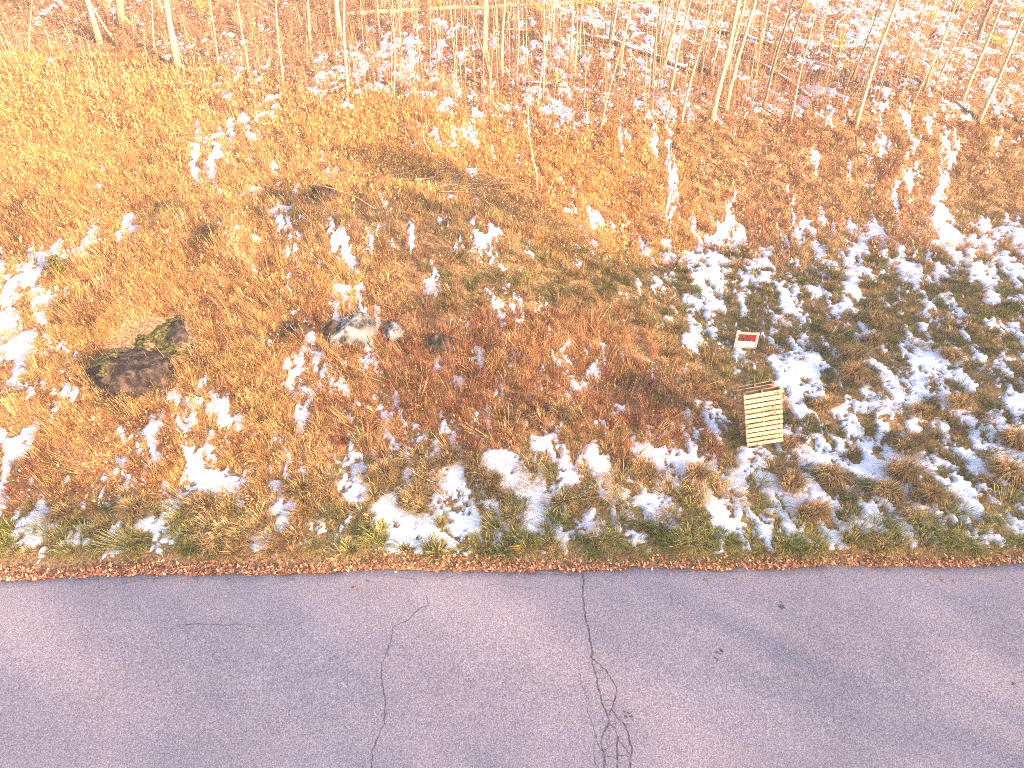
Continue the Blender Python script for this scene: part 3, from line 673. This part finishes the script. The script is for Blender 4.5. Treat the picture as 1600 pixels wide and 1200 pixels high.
log('fallen_log', [(1582, 186), (1612, 202)], 6, M_log, 'dark log end at the right picture edge')
log('fallen_log', [(1050, 228), (1068, 240), (1086, 250)], 6, M_log, 'short black log on the orange bank, below the wood')
log('fallen_log', [(198, 50), (222, 72), (258, 98)], 5, M_log, 'brown rotting log below the forked trunk, upper left')
log('fallen_log', [(735, 124), (775, 143)], 3.5, M_log_pale, 'small bleached pole at the foot of the crooked grey sapling')
log('fallen_log', [(785, 48), (825, 50)], 4, M_log_pale, 'pale snowy log between two bright upright trunks', snow=True)
def branch(name, pix, w, mat, label, arch=.0, cat='branch'):
    P = [G(u, v, .2) for u, v in pix]; b = P[0].copy(); r = px(P[0], w) / 2; n = len(P)
    L = [p - b + Vector((0, 0, .04 + arch * math.sin(math.pi * j / (n - 1)))) for j, p in enumerate(P)]
    o = link(name, tube_mesh(name, [(L, [r * (1 - .6 * j / (n - 1)) for j in range(n)])], 6), mat, smooth=True); o.location = b; return tag(o, label, cat)
branch('fallen_stick', [(1214, 118), (1230, 98), (1262, 86), (1292, 100), (1312, 118), (1330, 138)], 2.4, M_bark_grey, 'arched dark bare branch between two slanting trunks', .1)
branch('fallen_stick', [(1337, 215), (1338, 236), (1341, 258)], 3, M_log, 'short upright dark stick on the right bank')
branch('fallen_stick', [(1341, 238), (1360, 243), (1380, 251), (1394, 270)], 3, M_log, 'curved dark branch reaching right on the right bank')
branch('fallen_stick', [(1048, 228), (1047, 250), (1043, 262), (1042, 285), (1050, 302)], 2.6, M_bark_grey, 'curved brown branch beside the snow run on the orange bank')
branch('fallen_stick', [(1048, 310), (1060, 295), (1071, 281)], 2.8, M_twig, 'short tan stick at the foot of the curved brown branch')
branch('fallen_stick', [(1190, 170), (1225, 192), (1240, 212)], 2.2, M_log, 'thin dark stick below the two-toned trunk')
branch('fallen_stick', [(500, 292), (530, 300), (560, 312), (585, 328)], 3, M_twig, 'tan branch on the shaded hump left of the brush pile')
branch('fallen_stick', [(455, 20), (462, 25), (480, 32)], 2.6, M_log_pale, 'short pale stick leaning on the slim trunk near the pale log')
branch('fallen_stick', [(1295, 100), (1301, 60), (1325, 35), (1360, 15)], 2.4, M_bark_pale, 'bowed pale stem rising out of the yellow bush', .5)

# brush pile
bp_ = G(720, 292); pile = tag(empty('brush_pile', bp_), 'tangled pile of cut tan branches in the shaded hollow', 'brush pile')
R = random.Random(5)
BR = [[(612, 287), (640, 281), (660, 277)], [(650, 298), (680, 283), (700, 276), (722, 275), (745, 290)], [(745, 279), (780, 277), (812, 276)],
      [(700, 275), (722, 290), (742, 297), (765, 300)], [(630, 300), (660, 303), (700, 304), (730, 300)], [(690, 302), (730, 296), (770, 297), (810, 302), (850, 314)],
      [(700, 309), (735, 300), (760, 303), (800, 296)], [(720, 276), (735, 286), (748, 303)], [(660, 280), (700, 290), (740, 299), (790, 318)],
      [(680, 285), (720, 281), (760, 286)], [(745, 305), (780, 292), (805, 288)], [(720, 310), (760, 308), (820, 312)], [(640, 290), (690, 296), (735, 306)],
      [(760, 282), (785, 295), (812, 300)], [(705, 300), (725, 312), (752, 318)], [(668, 276), (702, 271), (740, 278)], [(780, 302), (812, 298), (840, 304)], [(690, 318), (735, 310), (790, 322)]]
for k, b in enumerate(BR):
    P = [G(u, v) - bp_ + Vector((0, 0, R.uniform(.06, .3))) for u, v in b]; r = .010 + .012 * R.random(); paths = [(P, [r * (1 - .5 * j / (len(P) - 1)) for j in range(len(P))])]
    for _ in range(5):
        q = P[R.randrange(len(P) - 1)].lerp(P[-1], R.random() * .8); paths.append(([q, q + Vector((R.gauss(0, .3), R.gauss(0, .2), R.uniform(-.05, .25)))], [r * .4, .002]))
    link('branch', tube_mesh('branch', paths, 5), M_twig, pile)

# ------------------------------------------------------------------ rocks
def rock(name, loc, size, mat, label, seed, rz=0, tilt=(0, 0), facets=.25, sub=5, moss=None, lumps=0):
    bm = bmesh.new(); bmesh.ops.create_icosphere(bm, subdivisions=sub, radius=1); R = random.Random(seed)
    planes = [(Vector((R.gauss(0, 1), R.gauss(0, 1), R.gauss(.3, .8))).normalized(), R.uniform(.62, .9)) for _ in range(16)]
    for v in bm.verts:
        c = v.co.copy()
        for pn, pd in planes:
            e = c.dot(pn) - pd
            if e > 0: c -= pn * e * .85
        nz = float(fbm(c.x * 2.1 + seed, c.y * 2.1 + c.z * 1.7, seed, 4, .6)) - .5
        c *= 1 + facets * nz
        if lumps: c *= 1 + lumps * (abs(float(vnoise(c.x * 5 + seed, c.z * 5 + c.y * 3, seed)) - .5) - .25)
        v.co = Vector((c.x * size[0], c.y * size[1], c.z * size[2]))
    rot = Matrix.Rotation(rz, 3, 'Z') @ Matrix.Rotation(tilt[0], 3, 'X') @ Matrix.Rotation(tilt[1], 3, 'Y')
    bmesh.ops.rotate(bm, verts=bm.verts, cent=(0, 0, 0), matrix=rot)
    if moss is None:
        o = bm_obj(name, bm, mat); o.location = loc; o.data.polygons.foreach_set('use_smooth', np.ones(len(o.data.polygons), bool)); return tag(o, label, 'rock')
    root = tag(empty(name, loc), label, 'rock'); 
    mb = bmesh.new()
    keep = {}
    bm.normal_update()
    for f in bm.faces:
        c = f.calc_center_median(); 
        if float(fbm(c.x * moss[0] + 3, c.y * moss[0] + c.z * moss[0], seed + 7, 4, .6)) > moss[1] and f.normal.z > -.2:
            vs = []
            for v in f.verts:
                if v.index not in keep: keep[v.index] = mb.verts.new(v.co + v.normal * (.012 + .035 * R.random()))
                vs.append(keep[v.index])
            mb.faces.new(vs)
    seen, best = set(), set()
    for f in mb.faces:
        if f in seen: continue
        st, isl = [f], {f}
        while st:
            g = st.pop()
            for e in g.edges:
                for q in e.link_faces:
                    if q not in isl: isl.add(q); st.append(q)
        seen |= isl
        if len(isl) > len(best): best = isl
    if moss[2:]: best = {f for f in mb.faces}
    bmesh.ops.delete(mb, geom=[f for f in mb.faces if f not in best], context='FACES')
    s = bm_obj('stone', bm, mat, root); s.data.polygons.foreach_set('use_smooth', np.ones(len(s.data.polygons), bool))
    bm_obj('moss', mb, M_moss, root)
    return root
rock('boulder', P_big + Vector((.05, .35, -.44)), (1.8, 1.6, .62), M_rock_dark, 'large flat mossy brown boulder sunk in the slope at left', 3, .2, (.30, -.05), .55, 6, moss=(2.6, .46, 1), lumps=.25)
rock('boulder', P_big + Vector((-.1, -1.0, -.22)), (1.35, .75, .50), M_rock_dark, 'low brown rock shelf half buried at the foot of the mossy boulder', 11, 0, (.35, 0), .4, 5, moss=(3, .5), lumps=.3)
rock('rock', P_ledge + Vector((0, .1, -.05)), (.52, .32, .30), M_rock_dark, 'brown ledge of rock with snow on its edge, left of the white stone', 8, .1, (.2, 0), .3)
rock('rock', P_white + Vector((0, .12, .02)), (.60, .40, .50), M_rock_pale, 'pale whitish angular stone in the middle of the row of rocks', 21, .4, (.15, .1), .5, lumps=.12)
rock('rock', P_white + Vector((-.38, .05, .02)), (.24, .25, .40), M_rock_dark, 'dark grey stone wedged against the white one', 23, .4, (.1, .1), .35)
rock('rock', P_knob + Vector((0, .08, .05)), (.30, .24, .36), M_rock_pale, 'rounded knobbly grey stone just right of the white one', 30, 0, (.1, 0), .35, lumps=.35)
rock('rock', P_brown + Vector((0, .1, -.02)), (.42, .34, .32), M_rock_dark, 'dull brown rock half hidden by grass at the right end of the row', 36, 0, (.1, 0), .35)
pr_ = G(505, 300); rock('rock', pr_ + Vector((0, 0, -.1)), (.45, .3, .28), M_rock_dark, 'dark rock on the hump beside the upper snow patch', 41, -.4, (.2, 0), .3, moss=(2.5, .52))

# ------------------------------------------------------------------ pallets
def make_pallet(root, mat_front, mat_back, w=1.02, h=1.22, slats=11, d=.12):
    """upright pallet: x across, z up, slatted face towards -y"""
    bw = .090; gap = (h - slats * bw) / (slats - 1)
    for k in range(slats):
        bm = bmesh.new(); z = k * (bw + gap); j = random.uniform(-.004, .004)
        box_bm(bm, -w / 2 + j, w / 2 + j, -d / 2, -d / 2 + .018, z, z + bw + random.uniform(-.004, .004)); bm_obj('slat', bm, mat_front, root, .003)
    for x in (-w / 2 + .022, 0, w / 2 - .022):
        bm = bmesh.new(); box_bm(bm, x - .019, x + .019, -d / 2 + .0195, d / 2 - .0195, .003, h - .003); bm_obj('stringer', bm, mat_back, root, .003)
    for z in (.0, .28, .56, .84, h - .1):
        bm = bmesh.new(); box_bm(bm, -w / 2, w / 2, d / 2 - .018, d / 2, z, z + .09); bm_obj('back_board', bm, mat_back, root, .003)
def place(name, corner_base, yaw, lean, label, fr, bk, roll=0, w=.68, h=1.40):
    root = empty(name, corner_base); root.rotation_euler = (Matrix.Rotation(yaw, 4, 'Z') @ Matrix.Rotation(-lean, 4, 'X') @ Matrix.Rotation(roll, 4, 'Y')).to_euler()
    tag(root, label, 'pallet'); make_pallet(root, fr, bk, w, h); return root
PB = Vector((4.92, 10.87, float(H(4.92, 10.87)) + .10))
p1 = place('pallet', PB, math.radians(-.8), math.radians(-6), 'clean yellow pine pallet propped upright facing the road', M_pine, M_pine_old, math.radians(-14.5))
place('pallet', PB + Vector((-.06, .17, -.035)), math.radians(-.8), math.radians(-4), 'second weathered pallet standing behind the clean yellow one', M_pine_old, M_pine_old, math.radians(-14.5))
link('prop_stick', tube_mesh('prop_stick', [([(.33, -.03, .02), (.47, -.16, -.42)], [.009, .008])], 6), M_pine_old, p1)

# ------------------------------------------------------------------ for-sale sign
sb = G(1163, 547); s_root = tag(empty('sale_sign', sb, 0), 'small red and black for sale sign in a thin black wire frame', 'sign')
s_root.rotation_euler = (math.radians(-8), math.radians(3), math.radians(-2))
FW, FH = .57, .62; r = .012
def rod(name, a, b): return link(name, tube_mesh(name, [([a, b], [r, r])], 6), M_black, s_root)
rod('leg', (-FW / 2, 0, -.2), (-FW / 2, 0, FH)); rod('leg', (FW / 2, 0, -.2), (FW / 2, 0, FH)); rod('crossbar', (-FW / 2, 0, FH), (FW / 2, 0, FH)); rod('crossbar', (-FW / 2, 0, .04), (FW / 2, 0, .04))
def slab(name, x0, x1, z0, z1, y, th, mat, par=s_root):
    bm = bmesh.new(); box_bm(bm, x0, x1, y - th, y, z0, z1); return bm_obj(name, bm, mat, par)
board = slab('board', -FW / 2 + .02, FW / 2 - .02, .05, .46, -.004, .006, M_board)
slab('red_panel', -.20, .20, .235, .40, -.0105, .002, M_sblack, board); slab('white_panel', -.20, .20, .10, .225, -.0105, .002, M_swhite, board)
slab('divider', -.004, .004, .10, .225, -.013, .001, M_board, board)
def text(name, s, size, x, z, mat, par, bold=.006, sx=1):
    c = bpy.data.curves.new(name, 'FONT'); c.body = s; c.size = size; c.align_x = 'CENTER'; c.extrude = .0008; c.offset = bold
    t = bpy.data.objects.new(name, c); COL.objects.link(t); dg = bpy.context.evaluated_depsgraph_get(); me = bpy.data.meshes.new_from_object(t.evaluated_get(dg)); bpy.data.objects.remove(t)
    me.materials.clear(); o = link(name, me, mat, par); o.rotation_euler = (math.radians(90), 0, 0); o.location = (x, -.0135, z); o.scale = (sx, 1, 1); return o
text('lettering', 'FOR SALE', .105, 0, .315, M_sred, board, .0035, .86); text('lettering', 'BY OWNER', .065, 0, .250, M_sred, board, .001, 1.0)

# ------------------------------------------------------------------ small bushes that still hold leaves
def bush(u, v, w, h, label, col, stem=True, n=260):
    b = G(u, v); R = random.Random(int(u)); W_ = px(b, w) / 2; Hh = px(b, h)
    root = tag(empty('bush', b), label, 'bush')
    X = rng.normal(0, W_ * .5, n); Y = rng.normal(0, W_ * .5, n); Z = np.abs(rng.normal(.55, .28, n)) * Hh
    C = np.array(col) * rng.uniform(.7, 1.3, (n, 1)); L = .07
    a = rng.random((n, 3)) * 2 - 1; e = rng.random((n, 3)) * 2 - 1; a /= np.linalg.norm(a, axis=1)[:, None]; e /= np.linalg.norm(e, axis=1)[:, None]
    c = np.stack([X, Y, Z], -1); V = np.stack([c - a * L * .5, c + e * L * .3, c + a * L * .5, c - e * L * .3], 1).reshape(-1, 3); k = np.arange(n) * 4
    link('foliage', np_mesh('foliage', V, np.stack([k, k + 1, k + 2, k + 3], -1), None, np.repeat(np.clip(C, 0, .9), 4, 0)), M_leaf, root)
    link('stem', tube_mesh('stem', [([(0, 0, -.05), (R.gauss(0, W_ * .3), R.gauss(0, W_ * .3), Hh * R.uniform(.6, 1))], [.012, .004]) for _ in range(6)], 5), M_bark_grey, root)
YL = (.62, .48, .06); OL = (.42, .36, .07)
bush(1308, 82, 20, 26, 'little yellow bush at the foot of the bowed pale stem', YL)
bush(1553, 72, 34, 16, 'low yellow bush between two slanting trunks at upper right', YL)
bush(1590, 30, 30, 26, 'yellow bush nearest the upper right corner', YL)
bush(1512, 20, 16, 14, 'tiny yellow bush beside the broad dull trunk', YL)
bush(1455, 32, 16, 12, 'tiny yellow bush over open snow at the top right', YL)
bush(1256, 22, 18, 20, 'orange yellow bush above the brown-grey slanting trunk', (.60, .36, .07))
bush(870, 142, 18, 30, 'upright olive yellow bush at the right end of the short dark log', OL, n=420)
bush(918, 6, 56, 12, 'wide bright yellow bush at the top middle', YL, n=500)
bush(683, 10, 18, 14, 'bright yellow bush behind the long pale log', YL)
bush(835, 18, 14, 10, 'small yellow bush near the right half of the long pale log', YL)
bush(318, 18, 18, 14, 'small yellow bush right of the thick leaning trunk', YL)
bush(97, 432, 22, 34, 'small green bush at the far left beside a snow patch', (.17, .16, .05), n=500)
bush(130, 545, 22, 12, 'yellow leafed sprig left of the mossy boulder', (.66, .55, .12), n=60)

# single leaves on the asphalt
def lone_leaf(u, v, s, label):
    x, y, z = RP(u, v); bm = bmesh.new(); R = random.Random(int(u)); pts = []
    for t in range(14):
        rr = s * (1 if t % 2 == 0 else .55) * R.uniform(.8, 1.1); a = t / 14 * 6.283; pts.append(bm.verts.new((rr * math.cos(a), rr * .75 * math.sin(a), .006 + .012 * R.random())))
    c = bm.verts.new((0, 0, .004))
    for i in range(14): bm.faces.new((c, pts[i], pts[(i + 1) % 14]))
    a_ = bm_obj('fallen_leaf', bm, M_rleaf); a_.location = (x, y, z); tag(a_, label, 'leaf')
M_rleaf = noise_mat('rust_leaf', (.34, .13, .06), (.50, .24, .12), 30, bump=0)
lone_leaf(557, 919, .055, 'rusty leaf lying on the asphalt near the left crack')
lone_leaf(1104, 906, .045, 'orange leaf on the asphalt right of the big crack')
lone_leaf(1054, 893, .03, 'small brown leaf touching the asphalt edge')
lone_leaf(1150, 905, .025, 'tiny brown leaf right of the orange one on the asphalt')

# ------------------------------------------------------------------ trees across the corner of the road, whose shade falls on the asphalt and verge
def shade_tree(x, y, h, w, label, n, seed, lo=.12):
    R = np.random.default_rng(seed); root = tag(empty('roadside_tree', (x, y, float(H(x, y)))), label, 'tree', 'trees beside the road behind the viewer')
    k = 7; pts = [(math.sin(i * 1.3 + seed) * .1, math.cos(i + seed) * .1, h * .97 * i / k - .1 * (i == 0)) for i in range(k + 1)]
    limbs = []
    for _ in range(34):
        t = R.uniform(lo + .08, .9); q = Vector((0, 0, h * t)); a = R.random() * 6.28; L = w * (1.15 - t) * R.uniform(.6, 1); e = Vector((math.cos(a), math.sin(a), R.uniform(.2, .8))).normalized()
        limbs.append(([q, q + e * L * .6, q + e * L + Vector((0, 0, .15 * L))], [.04 * (1.2 - t), .025, .006]))
    link('trunk', tube_mesh('trunk', [(pts, [.11 * (1 - .85 * i / k) for i in range(k + 1)])], 9), M_bark_grey, root, True)
    link('limbs', tube_mesh('limbs', limbs, 5), M_bark_grey, root)
    t = R.beta(1.6, 1.5, n); rr = w * np.sqrt(R.random(n)) * np.minimum(1, (1.12 - t) * 1.5) ; a = R.random(n) * 6.28
    c = np.stack([rr * np.cos(a), rr * np.sin(a), h * (lo + (1.02 - lo) * t)], -1)
    u = R.normal(0, 1, (n, 3)); u /= np.linalg.norm(u, axis=1)[:, None]; v = np.cross(u, R.normal(0, 1, (n, 3))); v /= np.linalg.norm(v, axis=1)[:, None]
    u *= .085; v *= .055; V = np.stack([c - u, c + v, c + u, c - v], 1).reshape(-1, 3); q = np.arange(n * 4).reshape(-1, 4)
    C = np.repeat(np.array((.40, .22, .10)) * R.uniform(.6, 1.3, (n, 1)), 4, 0)
    link('foliage', np_mesh('foliage', V, q, None, C), M_leaf, root)
SHT = [(2.5, -15, 8.6, 2.6, 'broad tan leaved tree, nearest behind the viewer'), (6.2, -13.4, 8.6, 2.4, 'round tan leaved tree, next to the nearest one behind the viewer'), (10, -12.2, 8.3, 2.3, 'slim tan leaved tree, third in the roadside row'),
 (14.2, -9.8, 9.0, 2.5, 'full tan leaved tree, fourth in the roadside row'), (17.6, -8.2, 9.6, 2.3, 'tall tan leaved tree, fifth in the roadside row'), (22.0, -5.6, 8.8, 2.4, 'tan leaved tree, sixth in the roadside row'),
 (26, -3.6, 9.2, 2.6, 'tan leaved tree, seventh in the roadside row'), (30.5, -1, 9.8, 2.5, 'tan leaved tree, eighth in the roadside row'), (35, 1.5, 9.2, 2.5, 'tan leaved tree, ninth in the roadside row'), (40, 4, 9.5, 2.6, 'tan leaved tree, tenth in the roadside row'), (45, 7, 10, 2.6, 'last tan leaved tree of the roadside row')]
for i, (x, y, h, w, nm) in enumerate(SHT): shade_tree(x, y, h + .2, w * 1.45, nm, 3600, 50 + i)
shade_tree(13.6, 9.4, 9.0, 1.9, 'lone tan leaved tree on the verge right of the view', 4200, 80, .55)

# thin scattering volume added to imitate the warm veil of lens flare
def flare_veil():
    bm = bmesh.new(); box_bm(bm, -125, 125, -60, 120, -2, 42); o = bm_obj('flare_veil', bm, None); tag(o, 'thin warm volume added for the lens flare glow over the slope and wood', 'flare_veil', kind='stuff')
    m = bpy.data.materials.new('flare_volume'); m.use_nodes = True; n, l = m.node_tree.nodes, m.node_tree.links; n.remove(n['Principled BSDF'])
    v = n.new('ShaderNodeVolumePrincipled'); v.inputs['Color'].default_value = (1, .93, .86, 1); v.inputs['Density'].default_value = .0018; v.inputs['Anisotropy'].default_value = 0
    l.new(v.outputs[0], n['Material Output'].inputs['Volume']); o.data.materials.append(m)
flare_veil()
